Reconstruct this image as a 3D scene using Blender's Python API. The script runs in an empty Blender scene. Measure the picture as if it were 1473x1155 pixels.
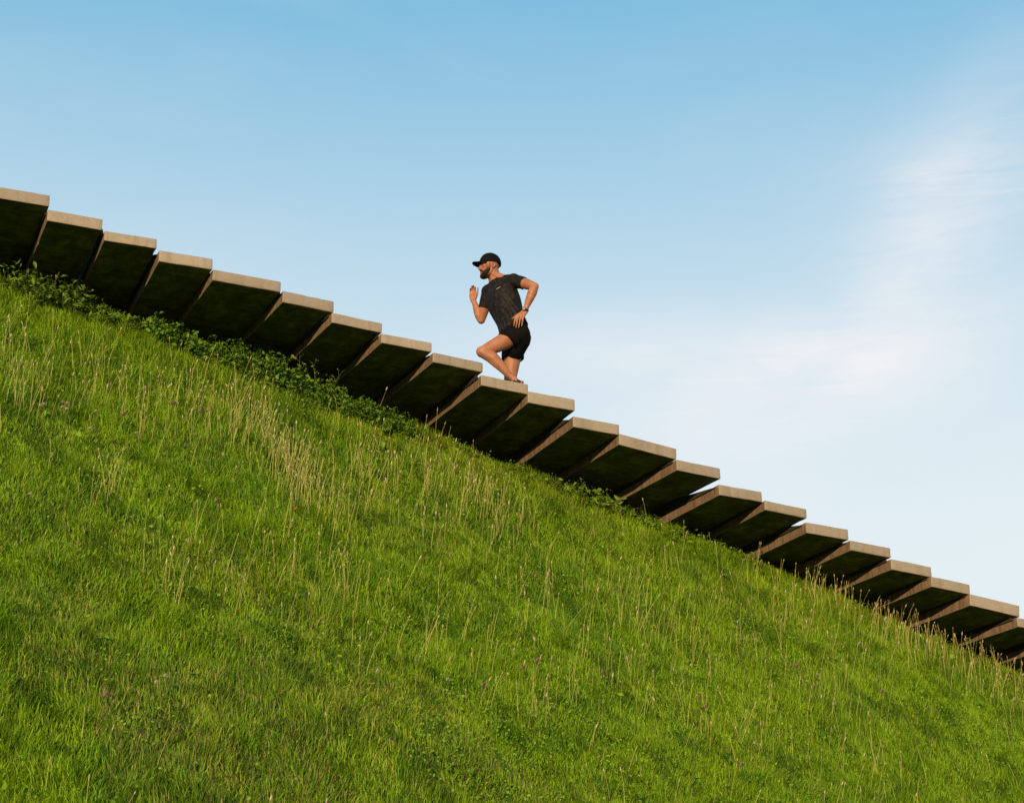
import bpy, bmesh, math, random
import numpy as np
from mathutils import Vector, Matrix, noise
from mathutils.bvhtree import BVHTree

R = math.radians
random.seed(7)
rng = np.random.default_rng(7)
scene = bpy.context.scene
COL = scene.collection

# ------------------------------------------------------------------ camera
EYE = Vector((0, 0, 1.6))
PITCH = 23.0
cam_data = bpy.data.cameras.new('camera')
cam_data.sensor_width = 36.0
cam_data.lens = 36.0 * 2700 / 1473
cam_data.clip_start = 0.1
cam_data.clip_end = 6000
cam = bpy.data.objects.new('camera', cam_data)
cam.location = EYE
cam.rotation_euler = (R(90 + PITCH), 0, 0)
COL.objects.link(cam)
scene.camera = cam

# ------------------------------------------------------------------ light
SUN_EL, SUN_AZ = 7.5, 191.0      # azimuth clockwise from +Y: behind the camera, a little to its left
sd = Vector((math.sin(R(SUN_AZ)) * math.cos(R(SUN_EL)), math.cos(R(SUN_AZ)) * math.cos(R(SUN_EL)), math.sin(R(SUN_EL))))
sun_data = bpy.data.lights.new('sun', 'SUN')
sun_data.energy = 4.4
sun_data.angle = R(0.55)
sun_data.color = (1.0, 0.72, 0.42)
sun = bpy.data.objects.new('sun', sun_data)
sun.rotation_euler = sd.to_track_quat('Z', 'Y').to_euler()
sun.location = sd * 60
COL.objects.link(sun)

world = bpy.data.worlds.new('World')
scene.world = world
world.use_nodes = True


def build_world():
    nt = world.node_tree
    nt.nodes.clear()
    N, L = nt.nodes.new, nt.links.new
    out = N('ShaderNodeOutputWorld'); bg = N('ShaderNodeBackground')
    sky = N('ShaderNodeTexSky'); sky.sky_type = 'NISHITA'; sky.sun_disc = False
    sky.sun_elevation = R(SUN_EL); sky.sun_rotation = R(SUN_AZ)
    sky.air_density = 1.0; sky.dust_density = 0.6; sky.ozone_density = 1.6
    tc = N('ShaderNodeTexCoord'); sep = N('ShaderNodeSeparateXYZ')
    L(tc.outputs['Generated'], sep.inputs[0])

    def math_(op, a, b=None, clamp=False):
        m = N('ShaderNodeMath'); m.operation = op; m.use_clamp = clamp
        for i, x in enumerate((a, b)):
            if x is None: continue
            if isinstance(x, (int, float)): m.inputs[i].default_value = x
            else: L(x, m.inputs[i])
        return m.outputs[0]

    def smooth(x, a, b):
        m = N('ShaderNodeMapRange'); m.interpolation_type = 'SMOOTHSTEP'
        L(x, m.inputs[0]); m.inputs[1].default_value = a; m.inputs[2].default_value = b
        return m.outputs[0]

    def mix(fac, a, b, mode='MIX'):
        m = N('ShaderNodeMix'); m.data_type = 'RGBA'; m.blend_type = mode
        if isinstance(fac, (int, float)): m.inputs[0].default_value = fac
        else: L(fac, m.inputs[0])
        for i, x in ((6, a), (7, b)):
            if isinstance(x, tuple): m.inputs[i].default_value = x
            else: L(x, m.inputs[i])
        return m.outputs[2]

    z = sep.outputs['Z']
    # thin summer veil of haze that thickens towards the horizon
    veil = math_('MULTIPLY', smooth(z, 0.66, 0.29), 0.97)
    c = mix(0.62, sky.outputs[0], SKY_CLEAR)
    c = mix(veil, c, SKY_HAZE)
    # cirrus: azimuth/elevation of the view direction, warped noise, kept to a bank in the north-north-east
    az = math_('ARCTAN2', sep.outputs['X'], sep.outputs['Y'])
    el = math_('ARCSINE', z)
    co = N('ShaderNodeCombineXYZ'); L(az, co.inputs[0]); L(el, co.inputs[1])

    def nz(scale, detail, sx, sy, rough=0.55, dist=0.0, rot=0.0):
        mp = N('ShaderNodeMapping'); mp.inputs['Scale'].default_value = (sx, sy, 1); mp.inputs['Rotation'].default_value = (0, 0, rot)
        L(co.outputs[0], mp.inputs[0])
        n = N('ShaderNodeTexNoise'); n.inputs['Scale'].default_value = scale; n.inputs['Detail'].default_value = detail
        n.inputs['Roughness'].default_value = rough; n.inputs['Distortion'].default_value = dist
        L(mp.outputs[0], n.inputs[0])
        return n.outputs[0]

    def blob(a0, e0, ra, re, rot):
        # soft elliptical bank centred on azimuth a0, elevation e0 (radians)
        da = math_('SUBTRACT', az, a0); de = math_('SUBTRACT', el, e0)
        cr, sr = math.cos(rot), math.sin(rot)
        x = math_('DIVIDE', math_('ADD', math_('MULTIPLY', da, cr), math_('MULTIPLY', de, sr)), ra)
        y = math_('DIVIDE', math_('SUBTRACT', math_('MULTIPLY', de, cr), math_('MULTIPLY', da, sr)), re)
        r = math_('SQRT', math_('ADD', math_('MULTIPLY', x, x), math_('MULTIPLY', y, y)))
        return smooth(r, 1.0, 0.0)

    soft = nz(9.0, 4, 1.0, 1.8, 0.5, 0.3)
    streak = nz(16.0, 5, 0.55, 3.4, 0.5, 0.9, R(-10))
    bank = math_('MAXIMUM', blob(0.178, 0.412, 0.165, 0.062, 0.22), math_('MULTIPLY', blob(0.10, 0.425, 0.19, 0.038, -0.05), 0.5))
    bank = math_('MAXIMUM', bank, math_('MULTIPLY', blob(0.232, 0.462, 0.19, 0.064, 0.85), 0.70))
    bank = math_('MAXIMUM', bank, math_('MULTIPLY', blob(0.27, 0.515, 0.14, 0.06, 0.5), 0.33))
    fibre = nz(34.0, 5, 0.40, 2.6, 0.6, 1.4, R(-14))
    wisp = math_('MULTIPLY', smooth(streak, 0.44, 0.74), blob(0.262, 0.504, 0.100, 0.032, -0.18))
    wisp = math_('MULTIPLY', wisp, smooth(fibre, 0.25, 0.62))
    dens = math_('MULTIPLY', bank, math_('ADD', math_('MULTIPLY', smooth(soft, 0.05, 0.65), 0.80), math_('MULTIPLY', smooth(fibre, 0.3, 0.7), 0.25)))
    dens = math_('ADD', math_('MULTIPLY', dens, 0.85), math_('MULTIPLY', wisp, 0.17), True)
    faint = math_('MULTIPLY', smooth(nz(5.0, 4, 0.7, 2.2, 0.55, 0.6), 0.45, 0.8), 0.10)
    dens = math_('ADD', dens, faint, True)
    c = mix(math_('MULTIPLY', dens, 0.95), c, SKY_CLOUD)
    L(c, bg.inputs['Color'])
    bg.inputs['Strength'].default_value = 0.10
    L(bg.outputs[0], out.inputs['Surface'])


SKY_CLEAR = (0.95, 4.3, 6.7, 1)
SKY_HAZE = (5.6, 6.15, 6.35, 1)
SKY_CLOUD = (6.9, 6.55, 6.55, 1)
build_world()

vs = scene.view_settings
vs.view_transform = 'Standard'
vs.look = 'None'
vs.exposure = 0.5
vs.gamma = 1.0
vs.use_curve_mapping = False

# ------------------------------------------------------------------ helpers


def tag(o, label=None, cat=None, group=None, kind=None):
    if label: o['label'] = label
    if cat: o['category'] = cat
    if group: o['group'] = group
    if kind: o['kind'] = kind
    return o


def link(name, me, mat=None, parent=None):
    o = bpy.data.objects.new(name, me)
    COL.objects.link(o)
    if mat is not None:
        for m in (mat if isinstance(mat, (list, tuple)) else [mat]): me.materials.append(m)
    if parent is not None: o.parent = parent
    return o


def np_mesh(name, verts, loops, sizes, cols=None, mat_idx=None, smooth=False):
    """mesh from numpy: verts (n,3), flat loop vertex indices, polygon sizes"""
    me = bpy.data.meshes.new(name)
    me.vertices.add(len(verts)); me.loops.add(len(loops)); me.polygons.add(len(sizes))
    me.vertices.foreach_set('co', np.ascontiguousarray(verts, dtype=np.float32).ravel())
    me.loops.foreach_set('vertex_index', np.ascontiguousarray(loops, dtype=np.int32))
    st = np.zeros(len(sizes), dtype=np.int32); st[1:] = np.cumsum(sizes)[:-1]
    me.polygons.foreach_set('loop_start', st)
    if mat_idx is not None: me.polygons.foreach_set('material_index', np.ascontiguousarray(mat_idx, dtype=np.int32))
    if smooth: me.polygons.foreach_set('use_smooth', np.ones(len(sizes), dtype=bool))
    me.update(calc_edges=True)
    if cols is not None:
        a = me.color_attributes.new('tint', 'FLOAT_COLOR', 'POINT')
        a.data.foreach_set('color', np.ascontiguousarray(cols, dtype=np.float32).ravel())
    return me


def vnoise(x, y, seed=0):
    """value noise in 0..1, lattice of 1 unit"""
    x = np.asarray(x, float); y = np.asarray(y, float)
    xi = np.floor(x).astype(np.int64); yi = np.floor(y).astype(np.int64)
    fx = x - xi; fy = y - yi
    fx = fx * fx * (3 - 2 * fx); fy = fy * fy * (3 - 2 * fy)

    def h(a, b):
        n = (a * 374761393 + b * 668265263 + seed * 974711 + 1013) & 0x7fffffff
        n = ((n ^ (n >> 13)) * 1274126177) & 0x7fffffff
        n = ((n ^ (n >> 16)) * 2246822519) & 0x7fffffff
        return (n ^ (n >> 15)) % 65536 / 65535.0
    return (h(xi, yi) * (1 - fx) + h(xi + 1, yi) * fx) * (1 - fy) + (h(xi, yi + 1) * (1 - fx) + h(xi + 1, yi + 1) * fx) * fy


def fbm(x, y, seed=0, oct=3):
    s = 0; a = 0.5; t = 0
    for k in range(oct):
        s = s + a * vnoise(x * 2 ** k, y * 2 ** k, seed + 31 * k); t += a; a *= 0.5
    return s / t


def sstep(x, a, b):
    t = np.clip((np.asarray(x, float) - a) / (b - a), 0, 1)
    return t * t * (3 - 2 * t)


# ---- materials
def new_mat(name):
    m = bpy.data.materials.new(name); m.use_nodes = True
    nt = m.node_tree; nt.nodes.clear()
    return m, nt, nt.nodes.new, nt.links.new


def ramp(N, L, fac, stops):
    r = N('ShaderNodeValToRGB'); e = r.color_ramp.elements
    while len(e) < len(stops): e.new(0.5)
    for i, (p, c) in enumerate(stops):
        e[i].position = p; e[i].color = (*c, 1) if len(c) == 3 else c
    L(fac, r.inputs[0])
    return r.outputs[0]


def tex_noise(N, L, vec, scale, detail=4, rough=0.55, dist=0.0):
    n = N('ShaderNodeTexNoise'); n.inputs['Scale'].default_value = scale; n.inputs['Detail'].default_value = detail
    n.inputs['Roughness'].default_value = rough; n.inputs['Distortion'].default_value = dist
    L(vec, n.inputs['Vector'])
    return n.outputs[0]


def mixc(N, L, fac, a, b, mode='MIX'):
    m = N('ShaderNodeMix'); m.data_type = 'RGBA'; m.blend_type = mode
    if isinstance(fac, (int, float)): m.inputs[0].default_value = fac
    else: L(fac, m.inputs[0])
    for i, x in ((6, a), (7, b)):
        if isinstance(x, tuple): m.inputs[i].default_value = (*x, 1) if len(x) == 3 else x
        else: L(x, m.inputs[i])
    return m.outputs[2]


def simple_mat(name, color, rough=0.7, nscale=30.0, var=0.25, bump=0.0, bscale=200.0, spec=0.3, sss=0.0):
    m, nt, N, L = new_mat(name)
    out = N('ShaderNodeOutputMaterial'); b = N('ShaderNodeBsdfPrincipled')
    tc = N('ShaderNodeTexCoord')
    n = tex_noise(N, L, tc.outputs['Object'], nscale)
    lo = tuple(c * (1 - var) for c in color); hi = tuple(min(1, c * (1 + var)) for c in color)
    L(ramp(N, L, n, [(0.3, lo), (0.7, hi)]), b.inputs['Base Color'])
    b.inputs['Roughness'].default_value = rough
    b.inputs['Specular IOR Level'].default_value = spec
    if sss:
        b.inputs['Subsurface Weight'].default_value = sss
        b.inputs['Subsurface Radius'].default_value = (0.012, 0.005, 0.003)
        b.inputs['Subsurface Scale'].default_value = 1.0
    if bump:
        bp = N('ShaderNodeBump'); bp.inputs['Strength'].default_value = bump; bp.inputs['Distance'].default_value = 0.004
        L(tex_noise(N, L, tc.outputs['Object'], bscale, 3), bp.inputs['Height']); L(bp.outputs[0], b.inputs['Normal'])
    L(b.outputs[0], out.inputs[0])
    return m


def leaf_mat(name, trans=0.35, rough=0.55, spec=0.25):
    """thin plant matter: tint attribute, some light through the blade"""
    m, nt, N, L = new_mat(name)
    out = N('ShaderNodeOutputMaterial'); b = N('ShaderNodeBsdfPrincipled'); t = N('ShaderNodeBsdfTranslucent'); mx = N('ShaderNodeMixShader')
    a = N('ShaderNodeAttribute'); a.attribute_name = 'tint'
    L(a.outputs['Color'], b.inputs['Base Color'])
    tt = mixc(N, L, 1.0, a.outputs['Color'], (1.25, 1.15, 0.5), 'MULTIPLY')
    L(tt, t.inputs['Color'])
    b.inputs['Roughness'].default_value = rough; b.inputs['Specular IOR Level'].default_value = spec
    mx.inputs[0].default_value = trans
    L(b.outputs[0], mx.inputs[1]); L(t.outputs[0], mx.inputs[2]); L(mx.outputs[0], out.inputs[0])
    return m


def concrete_mat():
    m, nt, N, L = new_mat('weathered_concrete')
    out = N('ShaderNodeOutputMaterial'); b = N('ShaderNodeBsdfPrincipled')
    tc = N('ShaderNodeTexCoord'); oi = N('ShaderNodeObjectInfo')
    add = N('ShaderNodeVectorMath'); add.operation = 'ADD'
    L(tc.outputs['Object'], add.inputs[0]); L(oi.outputs['Location'], add.inputs[1])
    v = add.outputs[0]
    big = tex_noise(N, L, v, 3.0, 5, 0.6); fine = tex_noise(N, L, v, 60.0, 4, 0.7); pits = tex_noise(N, L, v, 160.0, 2, 0.5)
    face = ramp(N, L, big, [(0.25, (0.232, 0.192, 0.146)), (0.55, (0.282, 0.238, 0.184)), (0.8, (0.255, 0.211, 0.160))])
    face = mixc(N, L, 0.55, face, ramp(N, L, fine, [(0.3, (0.6, 0.58, 0.56)), (0.65, (1, 1, 1))]), 'MULTIPLY')
    face = mixc(N, L, ramp(N, L, pits, [(0.30, (1, 1, 1)), (0.36, (0, 0, 0))]), face, (0.20, 0.165, 0.13))
    mp3 = N('ShaderNodeMapping'); mp3.inputs['Scale'].default_value = (11, 11, 1.1); L(v, mp3.inputs[0])
    run = ramp(N, L, tex_noise(N, L, mp3.outputs[0], 1.6, 5, 0.6), [(0.30, (0.62, 0.57, 0.50)), (0.46, (1, 1, 1)), (0.7, (1.06, 1.05, 1.03))])
    face = mixc(N, L, 0.42, face, run, 'MULTIPLY')
    hue = N('ShaderNodeHueSaturation'); L(face, hue.inputs['Color'])
    vr = N('ShaderNodeMapRange'); L(oi.outputs['Random'], vr.inputs[0]); vr.inputs[3].default_value = 0.87; vr.inputs[4].default_value = 1.1
    L(vr.outputs[0], hue.inputs['Value']); face = hue.outputs[0]
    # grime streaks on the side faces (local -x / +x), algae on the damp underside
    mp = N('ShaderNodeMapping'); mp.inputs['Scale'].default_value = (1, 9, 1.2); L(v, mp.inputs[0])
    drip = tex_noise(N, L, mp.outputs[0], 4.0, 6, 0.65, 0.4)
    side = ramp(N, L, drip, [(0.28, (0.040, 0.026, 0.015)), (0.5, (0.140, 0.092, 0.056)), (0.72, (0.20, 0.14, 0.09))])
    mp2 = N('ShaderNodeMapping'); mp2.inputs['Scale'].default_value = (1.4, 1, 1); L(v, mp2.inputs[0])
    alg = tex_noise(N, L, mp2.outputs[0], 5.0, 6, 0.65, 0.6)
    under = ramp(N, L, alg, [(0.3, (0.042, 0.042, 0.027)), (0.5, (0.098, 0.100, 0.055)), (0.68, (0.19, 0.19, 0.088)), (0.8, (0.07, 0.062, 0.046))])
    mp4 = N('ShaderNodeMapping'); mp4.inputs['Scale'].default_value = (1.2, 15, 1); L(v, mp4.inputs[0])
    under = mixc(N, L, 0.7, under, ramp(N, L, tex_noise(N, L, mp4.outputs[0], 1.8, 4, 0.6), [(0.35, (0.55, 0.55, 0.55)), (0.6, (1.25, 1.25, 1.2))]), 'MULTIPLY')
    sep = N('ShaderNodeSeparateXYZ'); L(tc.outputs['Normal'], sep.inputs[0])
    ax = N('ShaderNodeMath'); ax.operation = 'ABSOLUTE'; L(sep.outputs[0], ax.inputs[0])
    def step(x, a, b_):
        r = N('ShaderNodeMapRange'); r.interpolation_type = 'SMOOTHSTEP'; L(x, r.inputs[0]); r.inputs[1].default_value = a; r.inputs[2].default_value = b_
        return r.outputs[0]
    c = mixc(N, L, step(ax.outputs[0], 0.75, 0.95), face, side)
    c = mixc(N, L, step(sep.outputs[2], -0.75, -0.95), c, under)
    L(c, b.inputs['Base Color'])
    b.inputs['Roughness'].default_value = 0.88; b.inputs['Specular IOR Level'].default_value = 0.2
    bp = N('ShaderNodeBump'); bp.inputs['Strength'].default_value = 0.5; bp.inputs['Distance'].default_value = 0.004
    L(tex_noise(N, L, v, 90.0, 5, 0.7), bp.inputs['Height']); L(bp.outputs[0], b.inputs['Normal'])
    L(b.outputs[0], out.inputs[0])
    return m


def ground_mat():
    m, nt, N, L = new_mat('turf_soil')
    out = N('ShaderNodeOutputMaterial'); b = N('ShaderNodeBsdfPrincipled'); tc = N('ShaderNodeTexCoord')
    v = tc.outputs['Object']
    a = tex_noise(N, L, v, 1.3, 5, 0.6); f = tex_noise(N, L, v, 45.0, 4, 0.7)
    c = ramp(N, L, a, [(0.3, (0.035, 0.060, 0.010)), (0.55, (0.055, 0.085, 0.014)), (0.78, (0.085, 0.080, 0.030))])
    c = mixc(N, L, 0.8, c, ramp(N, L, f, [(0.3, (0.35, 0.35, 0.3)), (0.7, (1.2, 1.2, 1.1))]), 'MULTIPLY')
    L(c, b.inputs['Base Color']); b.inputs['Roughness'].default_value = 0.95; b.inputs['Specular IOR Level'].default_value = 0.1
    bp = N('ShaderNodeBump'); bp.inputs['Strength'].default_value = 0.8; bp.inputs['Distance'].default_value = 0.03
    L(f, bp.inputs['Height']); L(bp.outputs[0], b.inputs['Normal'])
    L(b.outputs[0], out.inputs[0])
    return m


M_GRASS = leaf_mat('grass_blades', 0.34, 0.6, 0.15)
M_LEAF = leaf_mat('green_leaves', 0.25, 0.5, 0.25)
M_STALK = leaf_mat('dry_stalks', 0.12, 0.8, 0.1)
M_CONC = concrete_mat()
M_GROUND = ground_mat()

# ------------------------------------------------------------------ the hill
# s runs along the staircase (down to the right), d runs into the hill
AL = R(27)
P0 = np.array([-0.0767, 16.487, 8.8265])
U = np.array([math.cos(AL), math.sin(AL)]); V = np.array([-math.sin(AL), math.cos(AL)])
# height of the turf just under the steps
G_S = np.array([-14, -4.66, -3.68, -3.01, -1.25, -0.5, 0.26, 1.05, 2.02, 3.11, 4.42, 5.5, 6.25, 6.95, 12, 36])
G_Z = np.array([11.5, 9.22, 9.05, 9.00, 8.66, 8.50, 8.32, 8.17, 7.98, 7.78, 7.51, 7.20, 7.06, 6.91, 5.8, 0.3])
C_S = np.array([-14, -4.7, -2.0, 0.0, 2.0, 4.0, 6.3, 12, 36])
C_Z = np.array([11.7, 9.52, 9.14, 8.69, 8.26, 7.69, 7.08, 6.0, 0.5])      # where the steps bear on the bank


def sd_of(x, y):
    dx = np.asarray(x, float) - P0[0]; dy = np.asarray(y, float) - P0[1]
    return dx * U[0] + dy * U[1], dx * V[0] + dy * V[1]


def xy_of(s, d):
    return P0[0] + s * U[0] + d * V[0], P0[1] + s * U[1] + d * V[1]


def ground_z(s, d):
    s = np.asarray(s, float); d = np.asarray(d, float)
    g = np.interp(s, G_S, G_Z); c = np.interp(s, C_S, C_Z)
    e = np.minimum(d - 0.85, 0)                               # front slope, steepest at the top
    front = 1.10 * e + 0.016 * e * e
    e_turn = -17.0
    front = np.where(e < e_turn, 1.10 * e_turn + 0.016 * e_turn ** 2 + 0.5 * (e - e_turn), front)
    z = g + front
    t = sstep(d, 0.85, 1.45)
    z = z * (1 - t) + c * t
    z = z - 0.6 * np.maximum(d - 4.2, 0)                      # the far side of the rampart
    bump = (fbm(s * 0.55, d * 0.55, 3) - 0.5) * 0.34 + (fbm(s * 1.9, d * 1.9, 5) - 0.5) * 0.15 + (vnoise(s * 6.0, d * 6.0, 9) - 0.5) * 0.045
    z = z + bump * sstep(d, 0.75, -0.6) * 1.0
    k = 0.35                                                  # settle into the flat ground round it
    z = np.where(z / k > 20, z, k * np.log1p(np.exp(np.minimum(z / k, 20))))
    far = sstep(np.hypot(s, d), 60, 140)
    return z * (1 - far)


def axis(parts):
    a = []
    for lo, hi, st in parts: a.append(np.arange(lo, hi, st))
    return np.concatenate(a)


def build_ground():
    outer = np.array([-3000, -1500, -700, -350, -200, -140, -110, -85, -65, -50, -40])
    ss = np.concatenate([outer, axis([(-34, -9, 1.5), (-9, 11, 0.14), (11, 38, 1.5)]), -outer[::-1]])
    ds = np.concatenate([outer, axis([(-36, -9, 1.2), (-9, 2.0, 0.12), (2.0, 5, 0.3), (5, 38, 1.5)]), -outer[::-1]])
    S, D = np.meshgrid(ss, ds)
    Z = ground_z(S, D); X, Y = xy_of(S, D)
    n, m = S.shape
    verts = np.stack([X.ravel(), Y.ravel(), Z.ravel()], 1)
    i, j = np.meshgrid(np.arange(n - 1), np.arange(m - 1), indexing='ij')
    q = np.stack([i * m + j, i * m + j + 1, (i + 1) * m + j + 1, (i + 1) * m + j], -1).reshape(-1, 4)
    me = np_mesh('ground', verts, q.ravel(), np.full(len(q), 4), smooth=True)
    o = link('ground', me, M_GROUND)
    tag(o, kind='structure')


build_ground()

# ------------------------------------------------------------------ the stair slabs
# front left top corner (x, y, z), width, thickness, yaw and sideways tilt in degrees
SLABS = [(-4.95, 14.02, 9.78, .50, .11, 22.5, .8), (-4.51, 14.235, 9.675, .505, .11, 22.5, 1.0),
 (-4.059, 14.458, 9.56, .479, .109, 23.1, .8), (-3.602, 14.691, 9.476, .468, .095, 22.6, 1.6),
 (-3.154, 14.919, 9.403, .491, .112, 23.4, 1.9), (-2.705, 15.148, 9.33, .65, .108, 25.6, 1.2),
 (-2.102, 15.455, 9.264, .508, .115, 28.6, 1.2), (-1.667, 15.677, 9.149, .513, .1, 28.6, .7),
 (-1.222, 15.903, 9.044, .523, .097, 28.0, 1.5), (-.746, 16.146, 8.962, .534, .102, 28.5, .5),
 (-.294, 16.376, 8.829, .51, .108, 28.0, .3), (.153, 16.604, 8.759, .508, .121, 25.4, .2),
 (.591, 16.827, 8.588, .515, .111, 26.2, .6), (1.05, 17.061, 8.501, .669, .116, 28.3, -3.1),
 (1.63, 17.357, 8.345, .536, .113, 30.4, 1.0), (2.066, 17.579, 8.165, .529, .111, 29.3, 1.6),
 (2.55, 17.826, 8.086, .515, .102, 27.2, -1.3), (2.988, 18.049, 7.931, .536, .115, 28.2, .8),
 (3.47, 18.294, 7.822, .526, .108, 28.0, -.3), (3.922, 18.525, 7.698, .547, .116, 29.6, -.2),
 (4.376, 18.756, 7.581, .519, .111, 28.1, -1.6), (4.818, 18.981, 7.459, .684, .126, 28.4, -2.5),
 (5.368, 19.261, 7.286, .52, .102, 29.8, 0), (5.83, 19.52, 7.16, .52, .11, 28.5, 0), (6.30, 19.765, 7.04, .52, .11, 28.5, 0)]
ORD = ['', 'first', 'second', 'third', 'fourth', 'fifth', 'sixth', 'seventh', 'eighth', 'ninth', 'tenth', 'eleventh', 'twelfth', 'thirteenth']


def slab_label(k):
    base = 10                                                # the slab that hides the runner's feet
    if k == base: return "concrete step whose front edge hides the runner's feet"
    if k == 1: return 'concrete step cut off by the left edge of the photo'
    if k == len(SLABS) - 2: return 'lowest concrete step in view, only a corner in the bottom right of the stair'
    wide = {5: 'extra wide concrete landing step high on the left', 13: 'extra wide concrete landing step just right of the middle',
            21: 'extra wide concrete landing step near the right edge'}
    if k in wide: return wide[k]
    if k == 22: return 'concrete step cut off by the right edge, below the last wide landing'
    if k < base: return "concrete step, %s uphill from the one hiding the runner's feet" % ORD[base - k]
    return "concrete step, %s downhill from the one hiding the runner's feet" % ORD[k - base]


def slab_mesh(w, th, length, seed):
    """rough cast slab, local x across, y into the hill, z up; origin at the front left top corner"""
    r = random.Random(seed)
    bm = bmesh.new()
    bmesh.ops.create_cube(bm, size=1.0)
    for v in bm.verts:
        v.co = Vector(((v.co.x + .5) * w, (v.co.y + .5) * length, (v.co.z - .5) * th))
    c = r.choice([0.008, 0.010, 0.013])
    bmesh.ops.bevel(bm, geom=bm.edges[:], offset=c, segments=3, profile=0.5, affect='EDGES')
    long_e = [e for e in bm.edges if e.calc_length() > 0.09]
    for axis_i, cuts in ((0, 9), (1, 40), (2, 2)):
        es = [e for e in bm.edges if e.calc_length() > 0.05 and abs((e.verts[0].co - e.verts[1].co).normalized()[axis_i]) > 0.9]
        bmesh.ops.subdivide_edges(bm, edges=es, cuts=cuts, use_grid_fill=True)
    off = Vector((seed * 3.7, seed * 1.3, 0))
    for v in bm.verts:
        p = v.co + off
        n = noise.noise_vector(p * 4) * 0.0030 + noise.noise_vector(p * 22) * 0.0014
        # chipped, worn arrises
        edge = sum((min(v.co.x, w - v.co.x) < 0.02, v.co.y < 0.02, min(-v.co.z, th + v.co.z) < 0.02))
        if edge >= 2:
            chip = max(0, noise.noise(p * 9) - 0.3) * 0.016
            n += (Vector((w / 2, 0.2, -th / 2)) - v.co).normalized() * chip
        v.co += n
    for f in bm.faces: f.smooth = True
    bmesh.ops.recalc_face_normals(bm, faces=bm.faces[:])
    me = bpy.data.meshes.new('concrete_step'); bm.to_mesh(me); bm.free()
    me.set_sharp_from_angle(angle=R(50))
    return me


slab_objs = []
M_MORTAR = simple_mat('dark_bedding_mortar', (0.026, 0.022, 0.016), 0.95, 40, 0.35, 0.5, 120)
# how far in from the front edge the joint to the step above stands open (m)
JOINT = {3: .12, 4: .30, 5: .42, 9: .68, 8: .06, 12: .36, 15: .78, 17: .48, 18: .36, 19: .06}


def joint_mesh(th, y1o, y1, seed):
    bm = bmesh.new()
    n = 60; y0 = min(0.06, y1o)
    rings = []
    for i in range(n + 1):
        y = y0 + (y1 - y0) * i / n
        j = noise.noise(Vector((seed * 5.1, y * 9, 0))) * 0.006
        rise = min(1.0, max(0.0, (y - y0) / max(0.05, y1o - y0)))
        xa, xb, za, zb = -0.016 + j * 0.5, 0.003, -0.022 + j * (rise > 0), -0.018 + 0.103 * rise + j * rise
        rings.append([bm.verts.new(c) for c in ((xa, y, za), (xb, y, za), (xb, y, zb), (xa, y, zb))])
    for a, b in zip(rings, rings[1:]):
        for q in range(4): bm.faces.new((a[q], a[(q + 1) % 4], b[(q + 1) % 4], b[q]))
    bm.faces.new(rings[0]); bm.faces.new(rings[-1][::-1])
    bmesh.ops.recalc_face_normals(bm, faces=bm.faces[:])
    me = bpy.data.meshes.new('mortar_joint'); bm.to_mesh(me); bm.free()
    return me


for k, (x, y, z, w, th, yaw, tilt) in enumerate(SLABS):
    if k in (0, len(SLABS) - 1): continue                    # wholly outside the photo
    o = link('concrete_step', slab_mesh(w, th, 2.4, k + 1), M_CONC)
    o.location = (x, y, z)
    o.rotation_euler = (0, -R(tilt), R(yaw))
    tag(o, slab_label(k), 'stair step', 'cantilevered concrete slabs of the hillside stair')
    slab_objs.append(o)
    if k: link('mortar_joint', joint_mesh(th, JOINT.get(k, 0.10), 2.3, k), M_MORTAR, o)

# ------------------------------------------------------------------ grass
F_PX = 2700.0
CP, SP = math.cos(R(PITCH)), math.sin(R(PITCH))


def in_view(P, margin):
    """rough test that a world point lies in (or within a margin of) what the photo shows"""
    q = P - np.array(EYE)
    fwd = q[:, 1] * CP + q[:, 2] * SP; up = -q[:, 1] * SP + q[:, 2] * CP
    px = 736.5 + F_PX * q[:, 0] / fwd; py = 577.5 - F_PX * up / fwd
    return (px > -margin) & (px < 1473 + margin) & (py > -200) & (py < 1155 + margin), fwd


def scatter(n, dmin=-8.5, dmax=1.05, margin=170):
    s = rng.uniform(-7.5, 9.5, n); d = rng.uniform(dmin, dmax, n)
    x, y = xy_of(s, d); z = ground_z(s, d)
    P = np.stack([x, y, z], 1)
    ok, dist = in_view(P, margin)
    return s[ok], d[ok], P[ok], dist[ok]


def blades_mesh(name, P, height, width, lean_az, lean, cols, curl=0.5, face=None):
    """P base points; each blade is a quad and a tip triangle, bent over in its lean direction"""
    n = len(P)
    fa = rng.uniform(0, 2 * np.pi, n) if face is None else face
    wv = np.stack([np.cos(fa), np.sin(fa), np.zeros(n)], 1) * (width / 2)[:, None]
    lv = np.stack([np.cos(lean_az), np.sin(lean_az), np.zeros(n)], 1)
    up = np.array([0, 0, 1.0])
    mid = P + height[:, None] * (0.55 * np.cos(lean * (1 - curl))[:, None] * up + 0.55 * np.sin(lean * (1 - curl))[:, None] * lv)
    tip = mid + height[:, None] * (0.45 * np.cos(lean * (1 + curl))[:, None] * up + 0.45 * np.sin(lean * (1 + curl))[:, None] * lv)
    v = np.empty((n, 5, 3))
    v[:, 0] = P - wv; v[:, 1] = P + wv; v[:, 2] = mid + wv * 0.8; v[:, 3] = mid - wv * 0.8; v[:, 4] = tip
    b = np.arange(n)[:, None] * 5
    loops = np.concatenate([b + np.array([0, 1, 2, 3]), b + np.array([3, 2, 4])], 1).ravel()
    sizes = np.tile([4, 3], n)
    c = np.repeat(np.concatenate([cols, np.ones((n, 1))], 1), 5, axis=0)
    return np_mesh(name, v.reshape(-1, 3), loops, sizes, cols=c)


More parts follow.
